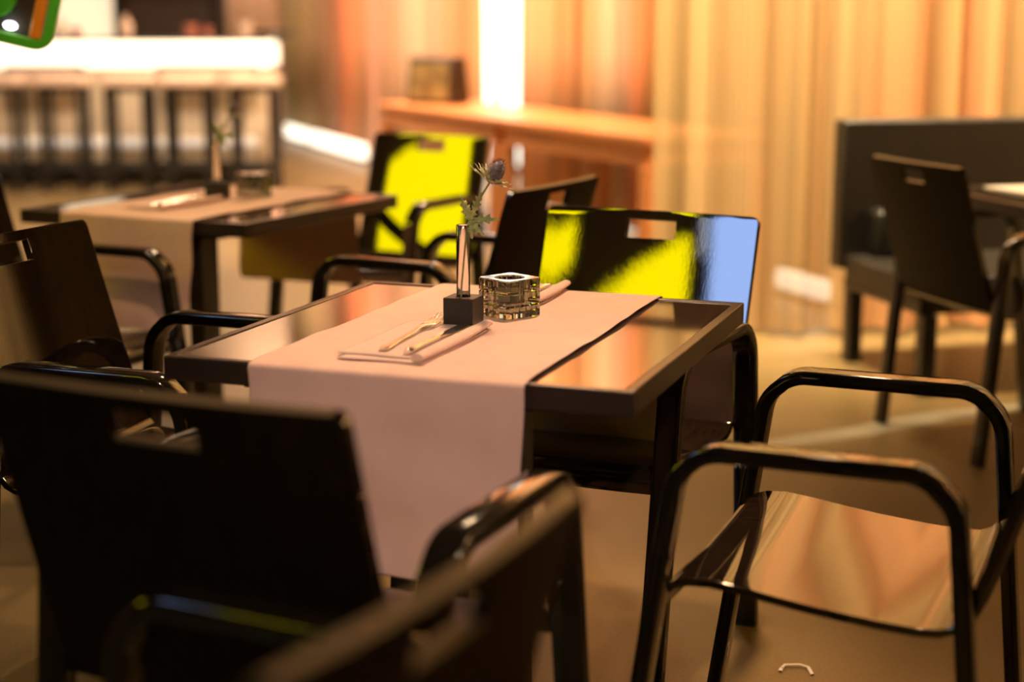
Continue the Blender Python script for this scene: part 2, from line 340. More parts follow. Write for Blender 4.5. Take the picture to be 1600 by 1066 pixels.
# ------------------------------------------------------------------ armchair
def make_chair(label, loc, rotz, group):
    t = thing('armchair', label, 'chair', loc, rotz, group)
    # seat: bent plywood sheet, rolled down at the front, curling up behind
    prof = [(.238, .420), (.237, .433), (.231, .446), (.218, .456), (.198, .4625), (.165, .4645), (.12, .460), (.06, .4515), (0, .444), (-.08, .437), (-.14, .434), (-.172, .4365), (-.192, .445), (-.203, .458)]
    def sheet(profile, hw, th, dish=0.0, ny=10, slot=None, corner=0, name='sheet', mt=None, latbow=0.0):
        bm = bmesh.new(); n = len(profile); fr, bk = [], []
        ys = [-1 + 2 * j / ny for j in range(ny + 1)]
        if slot: ys = sorted(set([round(y, 4) for y in ys if abs(abs(y) - slot[0] / hw) > .05] + [-round(slot[0] / hw, 4), round(slot[0] / hw, 4)]))
        for i, (x, z) in enumerate(profile):
            x0, z0 = profile[max(i - 1, 0)]; x1, z1 = profile[min(i + 1, n - 1)]
            tx, tz = x1 - x0, z1 - z0; l = sqrt(tx * tx + tz * tz); nx, nz = tz / l, -tx / l
            rowf, rowb = [], []
            h_ = hw
            if corner:
                d = sqrt((profile[-1][0] - x) ** 2 + (profile[-1][1] - z) ** 2)
                if d < corner: h_ = hw - corner + sqrt(max(0, corner ** 2 - (corner - d) ** 2))
            for y in ys:
                yy = y * h_; bow = latbow * (1 - y * y)
                dz = -dish * (1 - y * y)
                xx = x - bow
                rowf.append(bm.verts.new((xx + nx * th / 2, yy, z + nz * th / 2 + dz))); rowb.append(bm.verts.new((xx - nx * th / 2, yy, z - nz * th / 2 + dz)))
            fr.append(rowf); bk.append(rowb)
        keep = {}
        for i in range(n - 1):
            for j in range(len(ys) - 1):
                zc = (profile[i][1] + profile[i + 1][1]) / 2; yc = (ys[j] + ys[j + 1]) / 2 * hw
                keep[i, j] = not (slot and abs(yc) < slot[0] and slot[1] < zc < slot[2])
        for (i, j), k in keep.items():
            if not k: continue
            bm.faces.new((fr[i][j], fr[i][j + 1], fr[i + 1][j + 1], fr[i + 1][j])); bf = bm.faces.new((bk[i][j], bk[i + 1][j], bk[i + 1][j + 1], bk[i][j + 1]))
            if name == 'backrest': bf.material_index = 1
            for di, dj, a, b in ((-1, 0, (i, j), (i, j + 1)), (1, 0, (i + 1, j), (i + 1, j + 1)), (0, -1, (i, j), (i + 1, j)), (0, 1, (i, j + 1), (i + 1, j + 1))):
                if not keep.get((i + di, j + dj), False):
                    ef = bm.faces.new((fr[a[0]][a[1]], bk[a[0]][a[1]], bk[b[0]][b[1]], fr[b[0]][b[1]]))
                    if name == 'backrest' and dj == 0: ef.material_index = 2
        return finish(name, bm, mt, t, angle=50, bevel=.0025, mats=[mt, M['board_back'], M['board_edge']] if name == 'backrest' else None)
    sheet(prof, .2494, .013, dish=.006, name='seat', mt=M['seatwood'])
    zs = [.452, .50, .56, .62, .68, .73, .77, .805, .818, .858, .866, .870, .874, .8765, .878]
    def bx(z):
        u = (z - .452) / (.878 - .452); return -.206 - .135 * u - .003 * sin(pi * u)
    sheet([(bx(z), z) for z in zs], .249, .016, ny=16, slot=(.058, .815, .86), corner=.016, name='backrest', mt=M['board'], latbow=.014)
    sec = [rrect(.0245, .0125, .004)]
    for sgn in (1, -1):
        y = sgn * .2745
        pts = fillet([(.302, y, 0), (.206, y, .672), (-.190, y, .672), (-.253, y, 0)], .075, 9)
        pts = [Vector((p.x, p.y, p.z + (.010 * (1 - ((p.x - .008) / .2) ** 2) if p.z > .66 else 0))) for p in pts]
        out = []
        for a, b in zip(pts, pts[1:]):
            k = max(1, int((b - a).length / .12))
            for i in range(k): out.append(a.lerp(b, i / k))
        out.append(pts[-1]); 
        for p in out:
            if .60 < p.z and -.12 < p.x < .13: pass
        bm = bmesh.new(); sweep(bm, out, sec, side=(0, 1, 0)); f = finish('side_frame', bm, M['lacquer'], t, angle=40)
        bm = bmesh.new(); box(bm, .286, .318, y - .022, y + .022, 0, .004); finish('foot_pad', bm, M['black'], f, bevel=.001)
        bm = bmesh.new(); box(bm, -.268, -.238, y - .022, y + .022, 0, .004); finish('foot_pad', bm, M['black'], f, bevel=.001)
    return t
G = 'dark armchairs around the restaurant tables'
ch = make_chair('glossy dark armchair at the right of the sharp front table, its whole empty seat visible', (.542, 2.437, 0), R(157.2), G)
for lab, loc, a in (
    ('dark armchair across the front table, backrest mirroring yellow and blue light', (.151, 3.205), -117.4),
    ('black armchair in the left foreground seen from behind, backrest overlapping the hanging pink runner', (-.266, 2.075), 66.2),
    ('dark armchair left of the front table, its brown glossy backrest facing right', (-.672, 3.018), -19.9),
    ('black armchair between the two laid tables, behind the vase and left of the yellow-blue one', (-.186, 4.306), 151.4),
    ('blurred dark armchair far behind the thistle, its whole backrest mirroring yellow', (-.466, 5.64), -120),
    ('dark armchair left of the blurred table, backrest cut off by the frame edge', (-1.236, 4.082), -26),
    ('brown-black armchair on the right in front of the bench, seen from behind with handle slot', (1.531, 4.90), 17.8),
    ('black armchair nearest the viewer, tilted blurred backrest at the bottom centre', (-.356, 1.317), 153.2)):
    copy_tree(ch, (*loc, 0), R(a), lab, G)

# ------------------------------------------------------------------ tables
TW, TD, TH = .80, .82, .75
def make_table(label, loc, rotz, group):
    t = thing('dining_table', label, 'table', loc, rotz, group)   # origin: near left corner on the floor
    e = .018
    bm = bmesh.new()      # frame around the inlaid top
    for x0, x1, y0, y1 in ((0, TW, 0, e), (0, TW, TD - e, TD), (0, e, e, TD - e), (TW - e, TW, e, TD - e)): box(bm, x0, x1, y0, y1, TH - .040, TH)
    finish('edge_frame', bm, M['edge'], t, bevel=.0025)
    boxo('tabletop', e + .001, TW - e - .001, e + .001, TD - e - .001, TH - .030, TH - .002, M['tabletop'], t, bevel=.001)
    for x, y in ((.205, .075), (.585, .075), (.33, .45)):
        boxo('leg', x - .025, x + .025, y - .025, y + .025, 0, TH - .055, M['leg'], t, bevel=.003)
    bm = bmesh.new()
    box(bm, .12, .68, .05, .10, TH - .055, TH - .031); box(bm, .12, .55, .425, .475, TH - .055, TH - .031); box(bm, .305, .355, .10, .425, TH - .055, TH - .031)
    finish('under_frame', bm, M['leg'], t, bevel=.002)
    return t
A1 = Vector((-.574, 2.573, 0)); R1 = R(-19.5)
A2 = Vector((-1.440, 4.664, 0)); R2 = R(-26)
R3 = R(14.5); C3 = Vector((1.385, 5.29, 0)); A3 = C3 - Vector((-sin(R3), cos(R3), 0)) * TD
t1 = make_table('square dark table in focus, laid with runner, cutlery and thistle vase', A1, R1, 'square dark dining tables')
t2 = copy_tree(t1, A2, R2, 'blurred square dark table on the left in front of the glowing bar', 'square dark dining tables')
t3 = copy_tree(t1, A3, R3, 'dark table cut off by the right edge of the photo, white paper on it', 'square dark dining tables')

def make_runner(label, loc, rotz, seed):
    rnd = random.Random(seed)
    u0, u1 = .163, .634; hang = .305; n = 26
    path = []       # (v, z, s)
    z = TH + .0022; rr = .010
    for i in range(13): path.append((-rr * 1.0 - .004 + 0 * i, z - rr - hang * (1 - i / 12)))
    for i in range(1, 6):
        t = i / 5 * pi / 2; path.append((-.004 - rr * cos(t) + (0 if i < 5 else 0), z - rr + rr * sin(t)))
    for i in range(1, 34): path.append((-.004 + (TD + .008) * i / 34, z))
    for i in range(0, 6):
        t = i / 5 * pi / 2; path.append((TD + .004 + rr * sin(t), z - rr + rr * cos(t)))
    for i in range(1, 13): path.append((TD + .004 + rr, z - rr - hang * i / 12))
    bm = bmesh.new(); grid = []
    f = [rnd.uniform(0, 6) for _ in range(8)]
    for i, (v, zz) in enumerate(path):
        row = []
        for j in range(n + 1):
            s = j / n; u = u0 + (u1 - u0) * s
            dv = du = dz = 0
            drop = max(0, z - rr - zz)
            sg = -1 if v < .1 else 1
            if drop > 0:
                k = drop / hang
                dv = sg * (.012 * k + (.0055 * sin(k * 6.5 + s * 2.6 + f[4]) + .003 * sin(k * 13 - s * 5 + f[5])) * min(1, k * 3) + .007 * k * (1 + sin(s * 9 + f[0] + k * 1.5)) + .012 * k * k * (1 + sin(s * 4.2 + f[1])) + .004 * k * sin(k * 9 + s * 6 + f[4]))
                du = (.5 - s) * .014 * k + .003 * sin(k * 8 + f[2])
            elif 0 < v < TD:
                dz = .0007 * (1 + sin(v * 31 + s * 5 + f[3])) + .0007 * (1 + sin(v * 17 - s * 19 + f[5])) + .0005 * (1 + sin(v * 52 + s * 23 + f[7]))
                du = .0018 * sin(v * 9 + f[6])
                g = (v - .62) ** 2 / .0006
            row.append(bm.verts.new((u + du, v + dv, zz + dz)))
        grid.append(row)
    for a, b in zip(grid, grid[1:]):
        for j in range(n): bm.faces.new((a[j], a[j + 1], b[j + 1], b[j]))
    o = finish('table_runner', bm, M['cloth'], angle=90, loc=loc, rotz=rotz)
    s = o.modifiers.new('thickness', 'SOLIDIFY'); s.thickness = .0014; s.offset = 0
    ss = o.modifiers.new('smooth', 'SUBSURF'); ss.levels = 1; ss.render_levels = 1
    tag(o, label, 'table runner', 'pink table runners')
    return o
make_runner('smooth mauve-pink cloth runner over the front table in focus', A1, R1, 2)
make_runner('blurred peach cloth runner over the left table near the bar', A2, R2, 5)

# ------------------------------------------------------------------ things on the tables (table-local u, v -> world)
def onto(A, rot, u, v, z): return Vector((A.x + u * cos(rot) - v * sin(rot), A.y + u * sin(rot) + v * cos(rot), z))
ZT = TH + .0062
def thistle_parts(t):
    K = 1.0
    # stem: leans inside the tube, then bends to the right
    stem = [(-.006, 0, -.030), (-.003, 0, .02), (.002, 0, .07), (.007, 0, .115), (.0115, 0, .136), (.028, .002, .172), (.048, .003, .203)]
    P = []
    for a, b in zip(stem, stem[1:]):
        for i in range(3): P.append(Vector(a).lerp(Vector(b), i / 3))
    P.append(Vector(stem[-1]))
    bm = bmesh.new(); sweep(bm, P, [ell(.0019, .0019, 8)]); finish('stem', bm, M['stem'], t, angle=80)
    def leaf(name, base, direc, length, width, teeth, droop, m, up=(0, 0, 1)):
        if name == 'leaf': length *= 1.2; width *= 1.3
        d = Vector(direc).normalized(); s = d.cross(Vector(up)); s = s.normalized() if s.length > .05 else Vector((1, 0, 0)); nn = s.cross(d).normalized()
        bm = bmesh.new(); N_ = teeth * 4; prev = None
        for i in range(N_ + 1):
            t_ = i / N_; wv = width * (sin(pi * min(1, t_ * 1.05 + .06)) ** .7) * (1 - .35 * t_)
            ph = i % 4; saw = (.35, .62, 1.0, .45)[ph]
            wv *= saw if 0 < i < N_ else .12
            c = Vector(base) + d * length * t_ - nn * droop * t_ * t_ + nn * .0006 * sin(i)
            fw = d * (length * .06 if ph == 2 else 0)
            row = [bm.verts.new(c - s * wv + nn * wv * .35 + fw), bm.verts.new(c), bm.verts.new(c + s * wv + nn * wv * .35 + fw)]
            if prev:
                for k in range(2): bm.faces.new((prev[k], prev[k + 1], row[k + 1], row[k]))
            prev = row
        o = finish(name, bm, m, t, angle=60); sd = o.modifiers.new('thickness', 'SOLIDIFY'); sd.thickness = .0006
    # leaf cluster at the mouth of the tube
    b0 = (.0118, 0, .136)
    leaf('leaf', b0, (-.30, -.1, .85), .040, .0085, 4, .004, M['leaf'], up=(0, -1, .2))
    leaf('leaf', b0, (.32, -.3, .72), .036, .0085, 4, .004, M['leaf'], up=(0, -1, .2))
    leaf('leaf', b0, (1, -.3, .10), .046, .0115, 4, .006, M['leaf'], up=(-.1, -.9, .5))
    leaf('leaf', b0, (.55, -.4, -.55), .034, .009, 4, .004, M['leaf'], up=(0, -1, .3))
    leaf('leaf', b0, (.12, -.4, -.85), .030, .007, 3, .004, M['leaf'], up=(0, -1, .2))
    leaf('leaf', (.019, 0, .151), (.35, .3, .9), .034, .0075, 4, .003, M['leaf'], up=(0, -1, .2))
    leaf('leaf', (.015, 0, .144), (-.45, .3, .75), .036, .0065, 4, .003, M['leaf'], up=(0, -1, .2))
    # bracts around the flower
    ax = Vector((.50, .0, .86)).normalized(); top = Vector((.048, .003, .203))
    s1 = ax.cross(Vector((0, 1, 0))).normalized(); s2 = ax.cross(s1).normalized(); rnd = random.Random(4)
    for k in range(15):
        an = 2 * pi * k / 15 + rnd.uniform(-.12, .12); rad = s1 * cos(an) + s2 * sin(an)
        tilt = rnd.uniform(.10, .55); L_ = rnd.uniform(.036, .052) * (1.15 if rad.x < -.3 else 1)
        leaf('bract', top + rad * .002, rad + ax * tilt, L_, .0092, 4, -.002, M['bract'], up=ax)
    # cone head with bristles
    bm = bmesh.new(); rings = []; nr, ns = 9, 16; H = .043; W_ = .0150
    for i in range(nr + 1):
        a = i / nr; r = W_ * sin(pi * min(1, (a * .93 + .07))) ** .55 if a < 1 else .0005
        rings.append([bm.verts.new(top + ax * (H * a - .001) + (s1 * cos(2 * pi * j / ns) + s2 * sin(2 * pi * j / ns)) * r) for j in range(ns)])
    for r0, r1 in zip(rings, rings[1:]):
        for j in range(ns): bm.faces.new((r0[j], r0[(j + 1) % ns], r1[(j + 1) % ns], r1[j]))
    bm.faces.new(rings[0][::-1]); bm.faces.new(rings[-1])
    hd = finish('flower_head', bm, M['head'], t, angle=80)
    bm = bmesh.new()
    for k in range(230):
        a = rnd.uniform(.05, 1); an = rnd.uniform(0, 2 * pi); r = W_ * sin(pi * min(1, (a * .93 + .07))) ** .55
        rad = s1 * cos(an) + s2 * sin(an); p = top + ax * H * a + rad * r * .9; d = (rad * (1.1 - .6 * a) + ax * (.35 + a)).normalized(); l = rnd.uniform(.005, .010)
        q = d.cross(ax + Vector((.1, .2, .3))).normalized() * .00045; q2 = d.cross(q).normalized() * .00045
        v = [bm.verts.new(p + q), bm.verts.new(p - q * .5 + q2), bm.verts.new(p - q * .5 - q2), bm.verts.new(p + d * l)]
        for f in ((0, 1, 3), (1, 2, 3), (2, 0, 3)): bm.faces.new([v[i] for i in f])
    o = finish('bristles', bm, M['head'], hd, smooth=False); o['kind'] = 'stuff'
BH = .052
def make_vase(A, rot, u, v, lab_v, lab_t, grp):
    c = onto(A, rot, u, v, ZT)
    t = thing('bud_vase', lab_v, 'vase', c, rot, grp[0])
    h = .028; hr = .0130
    bm = bmesh.new()       # cube with a round hole
    n = 32; sq = []
    for k in range(n):
        a = 2 * pi * (k + .5) / n; m_ = max(abs(cos(a)), abs(sin(a))); sq.append((h * cos(a) / m_, h * sin(a) / m_))
    def corner(pts):       # snap the nearest points to the corners
        for cx, cy in ((h, h), (-h, h), (-h, -h), (h, -h)):
            i = min(range(n), key=lambda q: (pts[q][0] - cx) ** 2 + (pts[q][1] - cy) ** 2); pts[i] = (cx, cy)
        return pts
    sq = corner(sq)
    r_top = [bm.verts.new((*p, BH)) for p in sq]; r_bot = [bm.verts.new((*p, 0)) for p in sq]
    h_top = [bm.verts.new((hr * cos(2 * pi * (k + .5) / n), hr * sin(2 * pi * (k + .5) / n), BH)) for k in range(n)]
    h_bot = [bm.verts.new((hr * cos(2 * pi * (k + .5) / n), hr * sin(2 * pi * (k + .5) / n), .012)) for k in range(n)]
    for a, b in ((r_bot, r_top), (r_top, h_top), (h_top, h_bot)):
        for k in range(n): bm.faces.new((a[k], a[(k + 1) % n], b[(k + 1) % n], b[k]))
    bm.faces.new(r_bot[::-1]); bm.faces.new(h_bot)
    finish('block', bm, M['vaseblock'], t, bevel=.001, angle=30)
    bm = bmesh.new(); ro, ri, top = .0122, .0106, BH + .128
    lathe(bm, [(ro * .5, .0125), (ro, .0145), (ro, top - .001), ((ro + ri) / 2, top), (ri, top - .001), (ri, .017), (ri * .4, .0155)], 32)
    finish('glass_tube', bm, M['glass'], t, angle=60)
    th = thing('thistle', lab_t, 'flower', c + Vector((0, 0, BH)), 0, grp[1]); thistle_parts(th)
    return t
make_vase(A1, R1, .380, .387, 'black cube bud vase with a clear glass tube, standing sharp on the pink runner', 'spiky blue-green thistle sprig standing in the sharp glass bud vase', ('cube bud vases', 'thistle sprigs'))
make_vase(A2, R2, .385, .44, 'blurred black cube bud vase with glass tube on the left table', 'blurred dark thistle sprig in the vase on the left table', ('cube bud vases', 'thistle sprigs'))

def make_holder(loc, rotz, label):
    t = thing('candle_holder', label, 'candle holder', loc, rotz, 'glass block candle holders')
    a = .0425; H = .071; bm = bmesh.new(); n = 96; rings = []
    def dip(x): # groove profile at thirds
        d = min(abs(abs(x) - a / 3) / .0022, 1); return 1 - .05 * (1 - d)
    def ring(sc, z, zd=1):
        out = []
        for k in range(n):
            an = 2 * pi * k / n + pi / 4; m_ = max(abs(cos(an)), abs(sin(an))); x, y = a * cos(an) / m_, a * sin(an) / m_
            q = dip(x) if abs(y) > abs(x) else dip(y)
            cr = 1 - .06 * exp(-((a - min(abs(x), abs(y))) / .0022))
            out.append(bm.verts.new((x * q * sc * cr, y * q * sc * cr, z)))
        return out
    def circ(r, z): return [bm.verts.new((r * cos(2 * pi * k / n + pi / 4), r * sin(2 * pi * k / n + pi / 4), z)) for k in range(n)]
    for tier in range(3):
        z0 = H * tier / 3; z1 = H * (tier + 1) / 3
        rings += [ring(.955, z0), ring(1, z0 + .0022), ring(1, (z0 + z1) / 2), ring(1, z1 - .0022), ring(.955, z1)] if tier == 0 else [ring(1, z0 + .0022), ring(1, (z0 + z1) / 2), ring(1, z1 - .0022), ring(.955, z1)]
    rings += [circ(.0285, H - .0005), circ(.0270, H - .003), circ(.0262, .030), circ(.0235, .026)]
    for r0, r1 in zip(rings, rings[1:]):
        for j in range(n): bm.faces.new((r0[j], r0[(j + 1) % n], r1[(j + 1) % n], r1[j]))
    bm.faces.new(rings[0][::-1]); bm.faces.new(rings[-1])
    finish('glass_block', bm, M['smoke'], t, angle=28)
    bm = bmesh.new(); lathe(bm, [(.0195, .0265), (.0195, .040), (.0185, .040), (.0185, .0385), (.003, .0382)], 32); finish('tealight', bm, M['wax'], t)
    return t
hc = make_holder(onto(A1, R1, .424, .508, ZT), R1 - R(28), 'square smoky glass block candle holder in focus beside the black cube vase')
copy_tree(hc, onto(A2, R2, .445, .545, ZT), R2 - R(28), 'blurred square glass candle holder on the left table', 'glass block candle holders')

def make_napkin(A, rot, u, v, ang, W_, L_, label, grp):
    c = onto(A, rot, u, v, ZT); n = 20; m_ = 22
    t = thing('napkin', label, 'napkin', c, rot + ang, grp)
    # folded cloth: layered sheets, with a rolled fold on the right side
    def layer(name, x0, x1, y0, y1, z, th, wob, seed):
        rnd = random.Random(seed); f = [rnd.uniform(0, 6) for _ in range(4)]
        bm = bmesh.new(); g = []
        for i in range(m_ + 1):
            row = []
            for j in range(n + 1):
                a = j / n; b = i / m_; x = x0 + (x1 - x0) * a; y = y0 + (y1 - y0) * b
                edge = min(a, 1 - a, b, 1 - b)
                zz = z + wob * (1 + sin(a * 5 + f[0] + b * 4)) * min(1, edge * 6 + .2)
                row.append(bm.verts.new((x + .002 * sin(b * 7 + f[1]), y + .002 * sin(a * 6 + f[2]), zz)))
            g.append(row)
        for r0, r1 in zip(g, g[1:]):
            for j in range(n): bm.faces.new((r0[j], r0[j + 1], r1[j + 1], r1[j]))
        o = finish(name, bm, M['napkin'], t, angle=90); s = o.modifiers.new('thickness', 'SOLIDIFY'); s.thickness = th; s.offset = 1
    layer('lower_fold', 0.012, W_, -.002, L_ - .03, .0004, .0014, .0004, 1)
    layer('upper_fold', 0, W_ - .012, .022, L_, .0030, .0014, .0009, 2)
    bm = bmesh.new(); pts = []; secs = []
    for i in range(15):
        b = i / 14; pts.append((W_ - .012 + .003 * sin(b * 3), L_ * b * .99, .0098)); k = .75 + .35 * sin(pi * min(1, b * .8 + .15))
        secs.append([(x * k, y * k) for x, y in ell(.0115, .0072, 14)])
    sweep(bm, pts, secs); finish('rolled_fold', bm, M['napkin'], t, angle=80)
    return t
make_napkin(A1, R1, .283, .052, 0, .160, .325, 'folded pink napkin in focus carrying the fork and knife', 'folded napkins')
make_napkin(A1, R1, .360, .605, R(1), .085, .235, 'folded napkin behind the glass candle holder on the front table', 'folded napkins')
make_napkin(A2, R2, .290, .10, 0, .150, .30, 'blurred folded napkin on the near side of the left table', 'folded napkins')

def make_fork(A, rot, p0, p1, z, label, grp):
    a = onto(A, rot, *p0, z); b = onto(A, rot, *p1, z); d = b - a; L_ = d.length
    bm = bmesh.new(); S = L_ / .27
    prof = [(0, .0075, .0020, .004), (.010, .0092, .0024, .004), (.05, .0062, .0022, .0045), (.10, .0050, .0026, .0055), (.15, .0042, .0026, .0075), (.175, .0048, .0022, .0085), (.188, .0105, .0014, .0075), (.200, .0130, .0012, .0058), (.212, .0130, .0012, .0050)]
    sweep(bm, [(y * S, 0, zz) for y, w_, h_, zz in prof], [ell(w_, h_ * .6, 12) for y, w_, h_, zz in prof], side=(0, 1, 0))
    for k in range(4):
        x = -.0108 + .0072 * k; tip = x * .86
        pts = [(.205 * S, x, .0052), (.225 * S, x, .0052), (.248 * S, (x + tip) / 2, .0075), (.270 * S, tip, .0120)]
        sweep(bm, pts, [ell(.0021, .0009), ell(.0021, .0009), ell(.0019, .0009), ell(.0008, .0006)], side=(0, 1, 0))
    o = finish('fork', bm, M['steel'], angle=50, loc=a, rotz=atan2(d.y, d.x)); return tag(o, label, 'fork', grp)
def make_knife(A, rot, p0, p1, z, label, grp):
    a = onto(A, rot, *p0, z); b = onto(A, rot, *p1, z); d = b - a; L_ = d.length
    t = thing('knife', label, 'knife', a, atan2(d.y, d.x), grp); S = L_ / .29
    bm = bmesh.new(); prof = [(0, .0070, .0040), (.006, .0088, .0046), (.03, .0074, .0044), (.09, .0056, .0040), (.12, .0062, .0044), (.133, .0068, .0046), (.138, .0045, .0030)]
    sweep(bm, [(y * S, 0, .0046) for y, w_, h_ in prof], [ell(w_, h_, 12) for y, w_, h_ in prof], side=(0, 1, 0)); finish('handle', bm, M['steel'], t, angle=50)
    bm = bmesh.new(); prof = [(.134, .0045), (.15, .0078), (.19, .0092), (.24, .0096), (.265, .0088), (.280, .0056), (.290, .0010)]
    sweep(bm, [(y * S, .0015 * (y - .134) / .15, .0046) for y, w_ in prof], [[(-w_, 0), (0, -.0009), (w_, -.0009), (w_, .0009), (0, .0011)] for y, w_ in prof], side=(0, 1, 0)); finish('blade', bm, M['steel'], t, angle=30)
make_fork(A1, R1, (.352, .095), (.338, .395), ZT + .0065, 'polished fork with four tines lying on the napkin in focus', 'forks')
make_knife(A1, R1, (.398, .088), (.405, .372), ZT + .0068, 'polished table knife lying beside the fork in focus', 'knives')
make_fork(A2, R2, (.36, .14), (.35, .40), ZT + .0065, 'blurred fork on the left table', 'forks')
make_knife(A2, R2, (.40, .12), (.405, .39), ZT + .0068, 'blurred knife glinting on the left table', 'knives')
make_knife(A1, R1, (.405, .80), (.398, .62), ZT + .0068, 'table knife behind the glass candle holder, mostly hidden', 'knives')
bm = bmesh.new(); q = onto(A3, R3, .17, .64, TH + .0015)
box(bm, 0, .42, -.14, .14, -.001, .0012); tag(finish('paper_sheet', bm, M['paper'], smooth=False, loc=q, rotz=R3), 'white paper sheet on the dark table at the right edge', 'paper')

# ------------------------------------------------------------------ bench at the right
bd = Vector((.971, .237, 0)); ba = atan2(bd.y, bd.x)
t = thing('bench', 'black padded bench with a high back standing before the tan drape', 'bench', (1.262, 6.06, 0), ba)
LB = 1.85
boxo('back_panel', -.02, LB, -.02, .075, .36, .925, M['sofa'], t, bevel=.012)
boxo('seat_cushion', 0, LB, -.62, -.02, .335, .415, M['sofa'], t, bevel=.015)
boxo('seat_frame', .01, LB - .02, -.61, .0, .285, .335, M['leg'], t, bevel=.004)
for x, y in ((.045, -.02), (.045, -.60), (LB - .08, -.02), (LB - .08, -.60)):
    boxo('leg', x - .028, x + .028, y - .028 if y < -.3 else y - .03, y + .028, 0, .285, M['leg'], t, bevel=.004)
o = boxo('cushion', -.14, .14, -.05, .05, 0, .18, M['black'], None, bevel=.03, segs=4)
cpos = t.matrix_basis @ Vector((.22, -.082, .416)); o.location = cpos; o.rotation_euler = (0, 0, ba)
tag(o, 'small black cushion leaning on the bench back, behind the brown-black armchair', 'cushion')

# ------------------------------------------------------------------ wooden tables along the drapes, bag
def long_table(pa, pb, label, wdt=.70):
    a = Vector((*pa, 0)); b = Vector((*pb, 0)); d = b - a; L_ = d.length; an = atan2(d.y, d.x)
    t = thing('wooden_table', label, 'table', a, an, 'orange wooden tables along the drapes')
    boxo('tabletop', 0, L_, -wdt, 0, .715, .75, M['pine'], t, bevel=.004)
    boxo('apron', .04, L_ - .04, -.055, -.03, .605, .715, M['pine'], t); boxo('apron', .04, L_ - .04, -wdt + .03, -wdt + .055, .605, .715, M['pine'], t)
    boxo('apron', .03, .055, -wdt + .055, -.055, .605, .715, M['pine'], t); boxo('apron', L_ - .055, L_ - .03, -wdt + .055, -.055, .605, .715, M['pine'], t)
    for x, y in ((.045, -.045), (L_ - .045, -.045), (.045, -wdt + .045), (L_ - .045, -wdt + .045)): boxo('leg', x - .04, x + .04, y - .04, y + .04, 0, .605, M['pine'], t, bevel=.004)
    return t
long_table((.634, 7.592), (-.085, 9.07), 'orange wooden table with bare top, nearer of the two along the drapes')
long_table((-.105, 9.10), (-.909, 10.93), 'orange wooden table carrying the brown bag, farther of the two along the drapes')
t = thing('handbag', 'dark brown boxy bag with a tan front standing on the wooden table', 'bag', (-.49, 10.70, .7505), R(-62))
bm = bmesh.new()
Wb, Db, Hb = .20, .17, .31
vs = [bm.verts.new(v) for v in ((-Wb, -Db * .6, 0), (Wb, -Db * .6, 0), (Wb, Db * .6, 0), (-Wb, Db * .6, 0), (-Wb * .93, -Db * .42, Hb), (Wb * .93, -Db * .42, Hb), (Wb * .93, Db * .42, Hb), (-Wb * .93, Db * .42, Hb))]
for f in ((3, 2, 1, 0), (4, 5, 6, 7), (0, 1, 5, 4), (1, 2, 6, 5), (2, 3, 7, 6), (3, 0, 4, 7)): bm.faces.new([vs[i] for i in f])
finish('bag_body', bm, M['bag_dark'], t, bevel=.02, segs=3)
bm = bmesh.new(); vs = [bm.verts.new(v) for v in ((-.165, -.112, .03), (.165, -.112, .03), (.158, -.082, .27), (-.158, -.082, .27))]; vb = [bm.verts.new(v.co + Vector((0, .012, .0))) for v in vs]
bm.faces.new(vs); bm.faces.new(vb[::-1])
for i in range(4): bm.faces.new((vs[i], vb[i], vb[(i + 1) % 4], vs[(i + 1) % 4]))
finish('front_flap', bm, M['bag'], t, bevel=.004)
boxo('clasp', -.02, .02, -.113, -.095, .10, .13, M['brass'], t)
t.rotation_euler.z = R(-36)

# ------------------------------------------------------------------ bar
YB = 12.9
t = thing('bar_counter', 'long cream bar counter with glowing upper edge at the back left', 'bar', (0, YB, 0))
XR = -1.95; XL = -4.58
boxo('front_panel', XL, XR - .02, .06, .14, .10, .93, M['cream'], t)
boxo('side_panel', XR - .10, XR - .02, .14, .72, .0, .93, M['cream'], t)
boxo('light_band', XL, XR, .0, .76, .92, 1.130, M['glow_bar'], t, bevel=.045, segs=4)
boxo('counter_top', XL, XR - .03, .02, .75, 1.130, 1.152, M['black'], t, bevel=.006)
boxo('plinth', XL, XR - .08, .10, .66, 0, .10, M['black'], t)
boxo('glow_strip', XL, XR - .10, .03, .06, .30, .37, M['glow_low'], t)  # glow added low on the bar for the bright patches there
bm = bmesh.new()
box(bm, XL, XR - .02, -.16, -.11, .13, .20)
for k in range(7):
    x = XL + .2 + k * .41; box(bm, x - .012, x + .012, -.13, .08, .15, .18)
finish('foot_rail', bm, M['black'], t, bevel=.003)
def px(x, Y): return (x - 800) / 2500 * Y * .985
def stool(x, lab, first=[None]):
    if first[0]: return copy_tree(first[0], (x, YB - .48, 0), 0, lab, 'bar stools along the glowing bar')
    t = thing('bar_stool', lab, 'bar stool', (x, YB - .48, 0), 0, 'bar stools along the glowing bar'); first[0] = t
    boxo('seat', -.19, .19, -.17, .17, .80, .875, M['cushion'], t, bevel=.02, segs=3)
    for s in (-1, 1):
        for q in (-1, 1): boxo('leg', s * .145 - .025, s * .145 + .025, q * .13 - .02, q * .13 + .02, 0, .762, M['black'], t, bevel=.003)
    bm = bmesh.new(); box(bm, -.165, .165, -.15, .15, .762, .80); finish('seat_frame', bm, M['black'], t, bevel=.003)
    bm = bmesh.new(); box(bm, -.125, .125, -.15, -.11, .15, .21); box(bm, -.125, .125, .11, .15, .15, .21); box(bm, -.165, -.125, -.11, .11, .15, .21); box(bm, .125, .165, -.11, .11, .15, .21); finish('foot_rest', bm, M['black'], t, bevel=.003)
    return t
